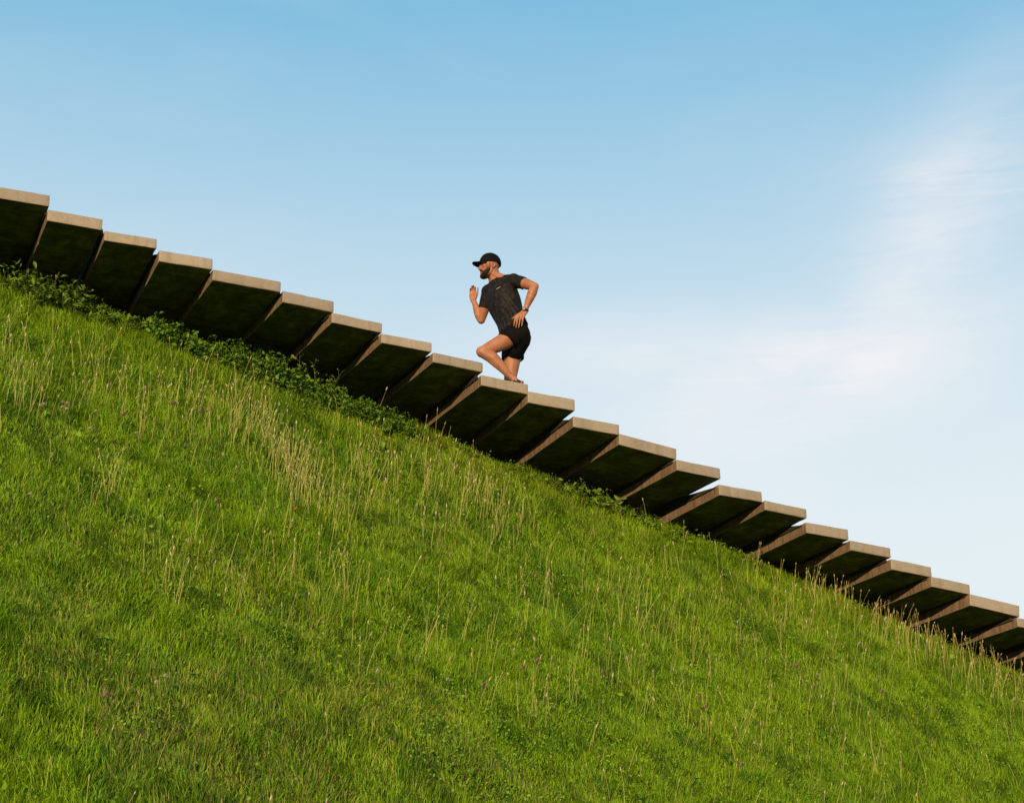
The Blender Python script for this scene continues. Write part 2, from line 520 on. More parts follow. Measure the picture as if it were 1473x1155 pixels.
def lerp(a, b, t): return np.asarray(a) * (1 - t)[:, None] + np.asarray(b) * t[:, None]


N_BLADES = 2000000


def build_grass():
    s, d, P, dist = scatter(N_BLADES)
    n = len(P)
    # clumps: neighbouring blades share lean, length and colour
    ca = fbm(s * 5.0, d * 5.0, 11, 2); cb = fbm(s * 5.0, d * 5.0, 17, 2)
    az = (ca * 4 * np.pi) + rng.normal(0, 1.1, n)
    lean = np.abs(0.25 + 1.0 * cb + rng.normal(0, 0.42, n)).clip(0.05, 1.5)
    tall = fbm(s * 0.8, d * 0.8, 23); tuft = sstep(fbm(s * 4.2, d * 4.2, 29, 2), 0.5, 0.8)
    h = (0.040 + 0.042 * tall + 0.060 * tuft) * rng.uniform(0.5, 1.4, n)
    bank = sstep(s, -5.2, -4.6) * sstep(s, -0.3, -0.9) * sstep(d, 0.35, 0.7)
    h *= 1 + 0.25 * sstep(d, -0.3, 0.5) - 0.25 * bank - 0.2 * sstep(d, 0.6, 0.9)
    w = rng.uniform(0.0036, 0.0070, n)
    dry = sstep(fbm(s * 0.9, d * 1.3, 41), 0.5, 0.78) * 0.7 + 0.9 * sstep(d + 0.38 * s, -3.3, -4.6) * sstep(fbm(s * 2.4, d * 3.0, 43), 0.4, 0.7)
    lush = sstep(fbm(s * 1.5, d * 1.9, 47), 0.48, 0.72)
    c = lerp(GRASS_MID, GRASS_LUSH, lush * 0.9)
    c = lerp_rows(c, GRASS_YELLOW, (rng.random(n) * 0.55 + 0.45 * fbm(s * 2.5, d * 2.5, 53)) * 0.75)
    c = lerp_rows(c, GRASS_DRY, np.where(rng.random(n) < 0.05 + 0.24 * dry, 0.7, 0.0))
    dark = sstep(fbm(s * 6.0, d * 7.5, 83, 3), 0.50, 0.72) * (0.35 + 0.65 * fbm(s * 0.8, d * 1.0, 87))
    c = lerp_rows(c, GRASS_DEEP, dark * 0.75)
    c = c * (rng.uniform(0.46, 1.52, n) * (0.86 + 0.3 * fbm(s * 9, d * 11, 91, 2)))[:, None]
    o = link('grass', blades_mesh('grass', P, h, w, az, lean, c), M_GRASS)
    tag(o, 'green meadow grass covering the steep slope', 'grass', kind='stuff')


def lerp_rows(c, b, t): return c * (1 - t)[:, None] + np.asarray(b)[None, :] * t[:, None]


GRASS_DEEP = (0.032, 0.105, 0.005)
GRASS_MID = (0.130, 0.258, 0.006)
GRASS_LUSH = (0.066, 0.190, 0.006)
GRASS_YELLOW = (0.248, 0.362, 0.008)
GRASS_DRY = (0.28, 0.225, 0.075)
build_grass()


def leaf_cloud(C, normal, size, elong, cols, fold=0.25):
    """oval leaves: 6-vertex folded blades at centres C"""
    n = len(C)
    nn = normal / np.linalg.norm(normal, axis=1)[:, None]
    a = rng.normal(size=(n, 3)); a -= nn * np.sum(a * nn, 1)[:, None]; a /= np.linalg.norm(a, axis=1)[:, None]
    b = np.cross(nn, a)
    L_ = size[:, None]; W = L_ * elong[:, None]
    v = np.empty((n, 6, 3))
    v[:, 0] = C - a * L_ * 0.5
    v[:, 1] = C - a * L_ * 0.12 + b * W * 0.5 + nn * W * fold
    v[:, 2] = C + a * L_ * 0.25 + b * W * 0.36 + nn * W * fold * 0.7
    v[:, 3] = C + a * L_ * 0.5 - nn * L_ * 0.12
    v[:, 4] = C + a * L_ * 0.25 - b * W * 0.36 + nn * W * fold * 0.7
    v[:, 5] = C - a * L_ * 0.12 - b * W * 0.5 + nn * W * fold
    base = np.arange(n)[:, None] * 6
    loops = np.concatenate([base + np.array([0, 1, 2, 3]), base + np.array([0, 3, 4, 5])], 1).ravel()
    return v.reshape(-1, 3), loops, np.full(2 * n, 4), np.repeat(np.concatenate([cols, np.ones((n, 1))], 1), 6, axis=0)


def build_ground_leaves():
    """clover, plantain and dandelion leaves low in the sward"""
    s, d, P, dist = scatter(260000)
    m = sstep(fbm(s * 1.3, d * 1.7, 61), 0.46, 0.68) * sstep(fbm(s * 4, d * 4, 67, 2), 0.38, 0.62)
    k = rng.random(len(P)) < 0.07 + 0.62 * m
    P = P[k]; mm = m[k]; n = len(P)
    P = P + np.stack([np.zeros(n), np.zeros(n), rng.uniform(0.03, 0.13, n)], 1)
    nrm = rng.normal(size=(n, 3)) * 0.55 + np.array([0.1, -0.45, 0.8])
    c = lerp((0.085, 0.190, 0.008), (0.190, 0.320, 0.010), rng.random(n))
    big = rng.random(n) < 0.006
    size = np.where(big, rng.uniform(0.045, 0.07, n), rng.uniform(0.012, 0.027, n))
    o = link('clover_leaves', np_mesh('clover_leaves', *_lc(P, nrm, size, rng.uniform(0.5, 0.9, n), c)), M_LEAF)
    tag(o, 'patches of low clover and plantain leaves among the grass', 'ground cover', kind='stuff')


def _lc(*a):
    v, l, z, c = leaf_cloud(*a)
    return v, l, z, c


build_ground_leaves()

# ------------------------------------------------------------------ seed stalks


def tube_rows(path, radii, sides=3):
    """vertex/loop arrays for one swept tube (path: list of 3-vectors)"""
    path = np.asarray(path, float); n = len(path)
    t = np.gradient(path, axis=0); t /= np.linalg.norm(t, axis=1)[:, None] + 1e-9
    ref = np.array([0.3, 1.0, 0.1]); a = np.cross(t, ref); a /= np.linalg.norm(a, axis=1)[:, None]; b = np.cross(t, a)
    th = np.arange(sides) * 2 * np.pi / sides
    v = path[:, None] + np.asarray(radii)[:, None, None] * (np.cos(th)[None, :, None] * a[:, None] + np.sin(th)[None, :, None] * b[:, None])
    loops, sizes = [], []
    for i in range(n - 1):
        for j in range(sides):
            k = (j + 1) % sides
            loops += [i * sides + j, i * sides + k, (i + 1) * sides + k, (i + 1) * sides + j]; sizes.append(4)
    loops += list(range((n - 1) * sides, n * sides)); sizes.append(sides)
    return v.reshape(-1, 3), loops, sizes


class Soup:
    def __init__(self): self.v, self.l, self.z, self.c, self.n = [], [], [], [], 0

    def add(self, v, loops, sizes, col):
        self.v.append(np.asarray(v)); self.l.append(np.asarray(loops) + self.n); self.z.append(np.asarray(sizes))
        col = np.asarray(col, float)
        if col.ndim == 1: col = np.tile(np.append(col[:3], 1.0), (len(v), 1))
        self.c.append(col); self.n += len(v)

    def mesh(self, name, smooth=True):
        return np_mesh(name, np.concatenate(self.v), np.concatenate(self.l), np.concatenate(self.z), np.concatenate(self.c), smooth=smooth)


def stalk(soup, p, h, r):
    """thin curved stem with a slim buff head"""
    lx, ly = r.gauss(0.07, 0.11), r.gauss(-0.02, 0.10); bend = r.gauss(0.02, 0.09)
    pts = []
    for i in range(5):
        t = i / 4
        pts.append((p[0] + h * (lx * t + bend * t * t), p[1] + h * (ly * t), p[2] + h * t * (1 - 0.08 * t)))
    g = r.random()
    stem = np.array((0.45, 0.47, 0.095)) * (1 - g) + np.array((0.52, 0.46, 0.16)) * g
    stem = stem * r.uniform(0.75, 1.25)
    w = r.uniform(0.0012, 0.0020)
    v, l, z = tube_rows(pts, [w * 1.1, w, w * 0.9, w * 0.8, w * 0.7])
    soup.add(v, l, z, stem)
    top = np.array(pts[-1]); ax = top - np.array(pts[-2]); ax /= np.linalg.norm(ax)
    hl = r.uniform(0.018, 0.045); hw = r.uniform(0.003, 0.0072)
    pr = [(0, .35), (.15, .9), (.4, 1.0), (.7, .75), (1, .2)]
    v, l, z = tube_rows([top + ax * hl * (q - 0.1) for q, _ in pr], [hw * k for _, k in pr], 5)
    hc = np.array((0.36, 0.29, 0.18)) if r.random() < 0.45 else np.array((0.25, 0.23, 0.085))
    soup.add(v, l, z, hc * r.uniform(0.8, 1.3))


# (s, d, half-width along s, half-width along d, how many)
CLUSTERS = [(-3.94, -0.45, 0.65, 0.45, 90), (-3.33, -0.43, 0.52, 0.43, 90), (-2.39, -0.72, 0.28, 0.5, 200), (-2.62, -0.47, 0.37, 0.46, 130),
 (-1.66, -0.39, 0.72, 0.54, 110), (-0.27, -0.03, 0.50, 0.24, 150), (-1.2, -0.09, 0.34, 0.23, 40), (4.92, 0.35, 1.3, 0.45, 250),
 (6.03, 0.40, 0.91, 0.42, 170), (4.09, 0.5, 0.76, 0.35, 90), (0.94, -0.94, 0.64, 0.62, 110), (-0.38, -1.08, 0.5, 0.73, 45),
 (-2.46, -2.1, 0.2, 0.22, 25), (2.73, -1.48, 0.74, 0.59, 80), (0.22, -1.99, 0.34, 0.26, 40), (-4.72, -0.99, 0.23, 0.49, 60),
 (-4.22, -1.9, 0.13, 0.19, 30), (-3.96, -2.78, 0.1, 0.17, 22), (2.49, -0.3, 0.87, 0.63, 60), (-1.69, -2.52, 0.86, 0.47, 60),
 (-3.12, -2.37, 0.7, 0.48, 50), (0.89, -2.36, 0.99, 0.39, 50)]


def build_stalks():
    ps = []
    for s0, d0, rs, rd, n in CLUSTERS:
        for _ in range(int(n * 0.66)): ps.append((random.gauss(s0, rs * 0.7), random.gauss(d0, rd * 0.7), random.uniform(0.20, 0.44)))
    for _ in range(900):
        q = (random.uniform(-6.5, 8.0), random.uniform(-5.5, 0.85))
        if random.random() < float(sstep(fbm(q[0] * 0.9, q[1] * 1.4, 71), 0.38, 0.62)): ps.append((*q, random.uniform(0.12, 0.36)))
    ps = np.array(ps); ps = ps[ps[:, 1] < 0.95]
    x, y = xy_of(ps[:, 0], ps[:, 1]); P = np.stack([x, y, ground_z(ps[:, 0], ps[:, 1])], 1)
    P[:, 2] -= 0.01
    inside, fwd = in_view(P + np.array([0, 0, 0.15]), -8)
    near, _ = in_view(P, 120)
    size = np.where(inside, ps[:, 2] / fwd, 0)
    order = np.argsort(-size)
    r = random.Random(5)
    for k in order[:300]:
        so = Soup(); stalk(so, (0, 0, 0), ps[k, 2], r)
        o = link('seed_stalk', so.mesh('seed_stalk'), M_STALK); o.location = P[k]
        tag(o, 'tall thin straw coloured seed stalk with a buff head standing above the grass', 'seed stalk', 'tall seed stalks in the meadow')
    so = Soup()
    for k in order[300:]:
        if near[k]: stalk(so, P[k], ps[k, 2], r)
    tag(link('meadow_stalks', so.mesh('meadow_stalks'), M_STALK), 'shorter dry seed stalks massed over the meadow', 'seed stalks', kind='stuff')


build_stalks()

# ------------------------------------------------------------------ flowers
FLOWERS = [(-4.62, -1.26, 'w'), (-4.58, -1.27, 'w'), (-4.42, -1.09, 'w'), (-4.39, -1.14, 'w'), (-4.5, -1.33, 'w'), (-4.42, -1.3, 'w'), (-4.18, -1.13, 'w'), (-4.24, -1.29, 'w'), (-3.85, -1.11, 'w'), (-3.55, -2.4, 'w'), (-3.37, -0.55, 'p'), (-3.04, -0.49, 'p'), (-3.14, -0.5, 'p'), (-3.9, -0.85, 'p'), (-3.38, -0.14, 'p'), (-4.67, -4.26, 'p'), (-0.96, -2.45, 'p'), (-1.09, -2.53, 'p'), (-0.24, -2.24, 'p'), (2.6, -0.89, 'p'), (0.79, -2.11, 'p'), (2.03, -0.78, 'p'), (2.18, -0.75, 'p'), (4.16, -0.91, 'p'), (0.7, -2.1, 'p'), (-0.14, -0.95, 'p'), (2.77, -0.91, 'w'), (-1.96, -2.98, 'w'), (-2.63, -3.38, 'w'), (-2.66, -1.62, 'y'), (5.33, -0.57, 'y'), (3.42, -0.97, 'p'), (2.48, -0.93, 'p'), (0.72, -1.87, 'w'), (1.07, -2.38, 'w'), (-4.28, -3.95, 'w'), (-4.34, -4.01, 'w'), (-4.86, -2.38, 'w'), (-3.33, -1.77, 'p'), (-1.64, -2.88, 'p'), (3.98, -1.01, 'p'), (0.64, -2.84, 'p'), (3.73, -0.32, 'w'), (3.61, -1.16, 'y')]
FL_KIND = {'w': ('clover_flower', 'small cream white clover bloom low in the grass', 'cream clover blooms', (0.62, 0.52, 0.38), 0.013),
           'p': ('clover_flower', 'small dusty pink clover bloom in the grass', 'pink clover blooms', (0.42, 0.20, 0.22), 0.016),
           'y': ('yellow_flower', 'tiny yellow flower in the grass', 'yellow flowers', (0.62, 0.42, 0.02), 0.012)}


def build_flowers():
    for i, (s, d, t) in enumerate(FLOWERS):
        r = random.Random(100 + i)
        name, label, group, col, rad = FL_KIND[t]
        so = Soup()
        h = r.uniform(0.13, 0.2); lx, ly = r.uniform(-.03, .05), r.uniform(-.05, .02)
        v, l, z = tube_rows([(0, 0, 0), (lx * .4, ly * .4, h * .5), (lx, ly, h)], [.002, .0018, .0016]); so.add(v, l, z, (0.10, 0.16, 0.03))
        # globe of little upright florets
        C, Nn = [], []
        for k in range(46):
            u = 1 - 1.7 * (k + .5) / 46; ph = k * 2.39996; q = math.sqrt(max(0, 1 - u * u))
            dv = np.array((q * math.cos(ph), q * math.sin(ph), u)); C.append(np.array((lx, ly, h)) + dv * rad * 0.9); Nn.append(np.cross(dv, (0.3, 0.7, 0.2)) + 1e-3)
        cs = np.array(col)[None] * np.array([r.uniform(.7, 1.25) for _ in C])[:, None]
        lv, ll, lz, lc = leaf_cloud(np.array(C), np.array(Nn), np.full(len(C), rad * 1.0), np.full(len(C), .5), cs)
        so.add(lv, ll, lz, lc)
        o = link(name, so.mesh(name, False), M_LEAF)
        x, y = xy_of(s, d); o.location = (x, y, float(ground_z(s, d)))
        tag(o, label, 'flower', group)


build_flowers()

# ------------------------------------------------------------------ leafy plants along the foot of the steps
# s, d, half-width, height, leaf size, kind
PLANTS = [(-4.95, 0.77, 0.26, 0.37, .050, 'nettle'), (-4.42, 0.72, 0.24, 0.37, .050, 'nettle'), (-4.08, 0.74, 0.22, 0.31, .055, 'nettle'), (-3.78, 0.77, 0.20, 0.25, .055, 'nettle'),
 (-3.42, 0.80, 0.14, 0.12, .060, 'dock'), (-3.08, 0.72, 0.25, 0.21, .045, 'bush'), (-2.75, 0.70, 0.28, 0.26, .042, 'bush'), (-2.42, 0.70, 0.30, 0.31, .040, 'bush'),
 (-2.05, 0.70, 0.29, 0.29, .040, 'bush'), (-1.74, 0.68, 0.29, 0.31, .040, 'bush'), (-1.40, 0.68, 0.29, 0.31, .040, 'bush'), (-1.08, 0.66, 0.30, 0.34, .038, 'bush'),
 (-0.80, 0.68, 0.22, 0.26, .038, 'bush'), (-0.10, 0.80, 0.18, 0.10, .045, 'dock'), (0.55, 0.80, 0.20, 0.12, .045, 'dock'), (0.98, 0.78, 0.20, 0.15, .055, 'dock'),
 (1.32, 0.76, 0.22, 0.19, .060, 'dock'), (1.62, 0.78, 0.20, 0.18, .060, 'dock'), (1.95, 0.78, 0.20, 0.17, .055, 'dock'), (2.40, 0.80, 0.18, 0.14, .050, 'dock'),
 (2.86, 0.80, 0.18, 0.12, .050, 'dock'), (3.25, 0.80, 0.16, 0.10, .045, 'dock')]
PL_NAME = {'nettle': ('weed_clump', 'weeds'), 'bush': ('leafy_bush', 'bush'), 'dock': ('broadleaf_plant', 'plant')}
PL_GROUP = 'leafy plants along the foot of the steps'
SLAB_X = None
PL_LABEL = ['upright weed clump cut off by the left edge under the first steps', 'tall ragged weed clump in the top left corner below the steps',
 'dense weed clump second from the left edge group below the steps', 'low weed clump at the right end of the weeds on the far left',
 'small light green broadleaf plant just right of the far left weeds', 'low leftmost bush of the dark leafy bank under the uphill steps',
 'second bush from the left in the dark leafy bank', 'third bush from the left in the dark leafy bank, under the wide uphill landing',
 'fourth bush from the left in the dark leafy bank', 'bush in the middle of the dark leafy bank, before the tall thin weeds',
 'third bush from the right end of the dark leafy bank', 'tallest bush near the right end of the dark leafy bank',
 'last small bush at the right end of the dark leafy bank', "low broadleaf plant under the step that hides the runner's feet",
 'flat broadleaf plant leftmost of the row below the downhill steps', 'small broadleaf plant second in the row below the downhill steps',
 'broadleaf plant with upright pointed leaves third in the row below the downhill steps', 'broadleaf plant in the middle of the row below the downhill steps',
 'broadleaf plant fifth in the row, below the wide landing right of the middle', 'broadleaf plant third from the right end of the downhill row',
 'low broadleaf plant second from the right end of the downhill row', 'smallest broadleaf plant at the right end of the downhill row']


def build_plants():
    for i, (s, d, w, h, ls, kind) in enumerate(PLANTS):
        r = np.random.default_rng(300 + i)
        name, cat = PL_NAME[kind]
        x, y = xy_of(s, d); z = float(ground_z(s, d))
        root = bpy.data.objects.new(name, None); root.location = (x, y, z); COL.objects.link(root)
        tag(root, PL_LABEL[i], cat, PL_GROUP)
        C, Nn, st = [], [], Soup()
        h = h * r.uniform(.5, 1.25)
        nst = {'nettle': 30, 'bush': 62, 'dock': 24}[kind]
        for k in range(nst):
            ph = r.uniform(0, 2 * np.pi); q = np.sqrt(r.uniform(0, 1))
            bx, by = q * w * np.cos(ph), q * w * 0.8 * np.sin(ph)
            hh = h * (1 - 0.45 * q * q) * r.uniform(0.65, 1.15)
            gz = float(ground_z(*sd_of(x + bx * .7, y + by * .7))) - z
            out = np.array([bx * .35, by * .35, 0])
            p0 = np.array([bx * .65, by * .65, gz - .02]); p2 = np.array([bx, by, gz + hh]) + r.normal(0, .02, 3); p1 = (p0 + p2) / 2 + out * .4
            v, l, zz = tube_rows([p0, p1, p2], [.0028, .0022, .0014]); st.add(v, l, zz, (0.07, 0.10, 0.025))
            nl = {'nettle': 11, 'bush': 13, 'dock': 5}[kind]
            for t in r.uniform(0.25 if kind == 'bush' else .3, 1.0, nl):
                c = p0 * (1 - t) ** 2 + 2 * p1 * t * (1 - t) + p2 * t * t
                a = r.uniform(0, 2 * np.pi); off = np.array([np.cos(a), np.sin(a), r.uniform(-.3, .5)]) * ls * r.uniform(.4, 1.1)
                C.append(c + off); Nn.append(np.array([0.0, -0.35, 0.7]) + r.normal(0, .55, 3))
        C = np.array(C); n = len(C)
        base = {'nettle': ((0.045, 0.105, 0.008), (0.120, 0.205, 0.010)), 'bush': ((0.036, 0.105, 0.006), (0.115, 0.225, 0.009)), 'dock': ((0.065, 0.140, 0.010), (0.150, 0.240, 0.014))}[kind]
        cols = lerp(base[0], base[1], r.uniform(0, 1, n)) * r.uniform(.8, 1.2, n)[:, None]
        el = {'nettle': .42, 'bush': .62, 'dock': .45}[kind]
        me = np_mesh('foliage', *leaf_cloud(C, np.array(Nn), ls * r.uniform(.8, 1.25) * r.uniform(.4, 1.35, n), el * r.uniform(.8, 1.2, n), cols))
        link('foliage', me, M_LEAF, root)
        link('stem', st.mesh('stem'), M_LEAF, root)


build_plants()

# a few tall weeds seen against the dark undersides
WEEDS = [(-1.78, .80, .34, 'tall thin weed leftmost of three against the dark steps above the bushes'), (-1.60, .82, .33, 'thin branching weed in the middle of three against the dark steps'),
         (-1.44, .82, .30, 'tall thin weed rightmost of three against the dark steps above the bushes'), (5.95, .62, .36, 'branched pale green weed rising against the steps near the right edge'),
         (-4.18, .85, .36, 'lone pale weed with a curled top against the steps in the top left')]


def build_weeds():
    for i, (s, d, h, label) in enumerate(WEEDS):
        r = np.random.default_rng(800 + i); x, y = xy_of(s, d)
        root = bpy.data.objects.new('tall_weed', None); root.location = (x, y, float(ground_z(s, d)) - .02); COL.objects.link(root)
        tag(root, label, 'weed', 'tall weeds against the undersides of the steps')
        st = Soup(); C, cols = [], []
        lean = r.uniform(-.06, .10)
        main = [np.array((lean * t * t, -.02 * t, h * t)) for t in (0, .35, .7, 1)]
        v, l, z = tube_rows(main, [.0035, .003, .0024, .0014]); st.add(v, l, z, (0.12, 0.17, 0.04))
        for t in np.linspace(.4, .95, 5):
            p = np.array((lean * t * t, -.02 * t, h * t)); a = r.uniform(0, 2 * np.pi)
            q = p + np.array((np.cos(a) * .06, np.sin(a) * .04, .06)) * r.uniform(.6, 1.3)
            v, l, z = tube_rows([p, (p + q) / 2 + np.array((0, 0, -.006)), q], [.0018, .0015, .001]); st.add(v, l, z, (0.13, 0.18, 0.04))
            for _ in range(4): C.append(q + r.normal(0, .008, 3))
        for t in np.linspace(.1, .8, 8): C.append(np.array((lean * t * t, 0, h * t)) + r.normal(0, .014, 3))
        C = np.array(C); n = len(C)
        link('stem', st.mesh('stem'), M_LEAF, root)
        me = np_mesh('foliage', *leaf_cloud(C, r.normal(0, 1, (n, 3)) + np.array((0, -.5, .5)), r.uniform(.016, .034, n), r.uniform(.4, .6, n), lerp((0.10, 0.15, 0.03), (0.2, 0.24, 0.06), r.random(n))))
        link('foliage', me, M_LEAF, root)


build_weeds()

# ------------------------------------------------------------------ the runner
# local metres: x to the right of the photo, y away from it, z up; origin under the standing foot
RUN_AT = Vector((-0.005, 17.583, 8.74))
J = {k: Vector(v) for k, v in dict(
    pelvis=(.045, 0, 1.077), hipL=(.073, -.09, 1.035), hipR=(.030, .09, 1.039), kneeL=(-.300, -.17, .796), ankL=(.030, -.10, .520),
    kneeR=(-.015, .09, .606), ankR=(.035, .09, .180), shL=(.022, -.135, 1.628), shR=(-.240, .115, 1.625), elL=(.240, -.285, 1.487), wrL=(.137, -.24, 1.232),
    elR=(-.318, .225, 1.345), wrR=(-.398, .20, 1.555)).items()}


def bm_loft(bm, rings, n=20):
    """closed loft through elliptical rings (centre, axis a, axis b)"""
    vs = []
    for c, a, b in rings:
        vs.append([bm.verts.new(c + a * math.cos(2 * math.pi * k / n) + b * math.sin(2 * math.pi * k / n)) for k in range(n)])
    for r0, r1 in zip(vs, vs[1:]):
        for k in range(n): bm.faces.new((r0[k], r0[(k + 1) % n], r1[(k + 1) % n], r1[k]))
    bm.faces.new(vs[0][::-1]); bm.faces.new(vs[-1])


def frame(d):
    d = d.normalized(); a = d.cross(Vector((0.13, 1, 0.21))).normalized(); return a, d.cross(a).normalized()


def bm_limb(bm, pts, flat=False, n=20):
    """tapered limb along points with radii; round ends unless flat"""
    P = [Vector(p) for p, _ in pts]; Rr = [r for _, r in pts]
    rings = []
    for i, p in enumerate(P):
        d = (P[min(i + 1, len(P) - 1)] - P[max(i - 1, 0)]).normalized()
        a, b = frame(d)
        if i == 0 and not flat:
            for q in (0.97, 0.8, 0.45): rings.append((p - d * Rr[0] * q, a * Rr[0] * math.sqrt(1 - q * q), b * Rr[0] * math.sqrt(1 - q * q)))
        rings.append((p, a * Rr[i], b * Rr[i]))
        if i == len(P) - 1 and not flat:
            for q in (0.45, 0.8, 0.97): rings.append((p + d * Rr[i] * q, a * Rr[i] * math.sqrt(1 - q * q), b * Rr[i] * math.sqrt(1 - q * q)))
    bm_loft(bm, rings, n)


def bm_ball(bm, c, rad, axes=None):
    r = bmesh.ops.create_icosphere(bm, subdivisions=3, radius=1.0)
    c = Vector(c)
    if axes is None: axes = (Vector((1, 0, 0)), Vector((0, 1, 0)), Vector((0, 0, 1)))
    if isinstance(rad, (int, float)): rad = (rad,) * 3
    for v in r['verts']:
        k = v.co.copy(); v.co = c + axes[0] * (k.x * rad[0]) + axes[1] * (k.y * rad[1]) + axes[2] * (k.z * rad[2])


def fused(name, bm, voxel, smooth_n, mat, parent, disp=None):
    """weld overlapping volumes into one continuous skin"""
    bmesh.ops.recalc_face_normals(bm, faces=bm.faces[:])
    me = bpy.data.meshes.new(name); bm.to_mesh(me); bm.free()
    o = bpy.data.objects.new(name, me); COL.objects.link(o)
    m = o.modifiers.new('r', 'REMESH'); m.mode = 'VOXEL'; m.voxel_size = voxel; m.use_smooth_shade = True
    if smooth_n:
        m = o.modifiers.new('s', 'SMOOTH'); m.factor = 0.5; m.iterations = smooth_n
    dg = bpy.context.evaluated_depsgraph_get()
    new = bpy.data.meshes.new_from_object(o.evaluated_get(dg))
    o.modifiers.clear(); o.data = new; bpy.data.meshes.remove(me); new.name = name
    if disp:
        nrm = [v.normal.copy() for v in new.vertices]
        for v, nn in zip(new.vertices, nrm): v.co += nn * disp(v.co)
    new.materials.clear(); new.materials.append(mat)
    for p in new.polygons: p.use_smooth = True
    if parent is not None: o.parent = parent
    return o


def shirt_mat():
    m, nt, N, L = new_mat('charcoal_sport_fabric')
    out = N('ShaderNodeOutputMaterial'); b = N('ShaderNodeBsdfPrincipled'); tc = N('ShaderNodeTexCoord'); v = tc.outputs['Object']
    a = tex_noise(N, L, v, 28.0, 3, 0.6, 0.8)
    c = ramp(N, L, a, [(0.38, (0.0032, 0.0025, 0.0024)), (0.5, (0.0062, 0.0048, 0.0045)), (0.62, (0.0165, 0.0130, 0.0120))])
    L(c, b.inputs['Base Color']); b.inputs['Roughness'].default_value = 0.7; b.inputs['Specular IOR Level'].default_value = 0.16
    bp = N('ShaderNodeBump'); bp.inputs['Strength'].default_value = 0.25; bp.inputs['Distance'].default_value = 0.004
    L(tex_noise(N, L, v, 60.0, 3), bp.inputs['Height']); L(bp.outputs[0], b.inputs['Normal'])
    L(b.outputs[0], out.inputs[0])
    return m


def skin_mat():
    m, nt, N, L = new_mat('tanned_skin')
    out = N('ShaderNodeOutputMaterial'); b = N('ShaderNodeBsdfPrincipled'); tc = N('ShaderNodeTexCoord'); v = tc.outputs['Object']
    c = ramp(N, L, tex_noise(N, L, v, 9.0, 4, 0.6), [(0.3, (0.225, 0.090, 0.043)), (0.7, (0.355, 0.155, 0.078))])
    c = mixc(N, L, 0.35, c, ramp(N, L, tex_noise(N, L, v, 70.0, 3, 0.6), [(0.35, (0.6, 0.5, 0.45)), (0.65, (1.05, 1.05, 1.05))]), 'MULTIPLY')
    L(c, b.inputs['Base Color']); b.inputs['Roughness'].default_value = 0.55; b.inputs['Specular IOR Level'].default_value = 0.35
    b.inputs['Subsurface Weight'].default_value = 0.12; b.inputs['Subsurface Radius'].default_value = (0.010, 0.004, 0.002); b.inputs['Subsurface Scale'].default_value = 1.0
    L(b.outputs[0], out.inputs[0])
    return m


SP_DIR = Vector((-.323, 0, .946))                             # spine, leaning up the stair


def torso_ring(t, a, b, psi, off=(0, 0, 0)):
    """ring across the spine t metres above the pelvis; psi = how far the chest turns from the stair towards the camera"""
    F0 = Vector((-math.cos(R(psi)), -math.sin(R(psi)), 0))
    F = (F0 - SP_DIR * F0.dot(SP_DIR)).normalized()
    Lf = SP_DIR.cross(F).normalized()
    return (J['pelvis'] + SP_DIR * t + Vector(off), Lf * a, F * b)


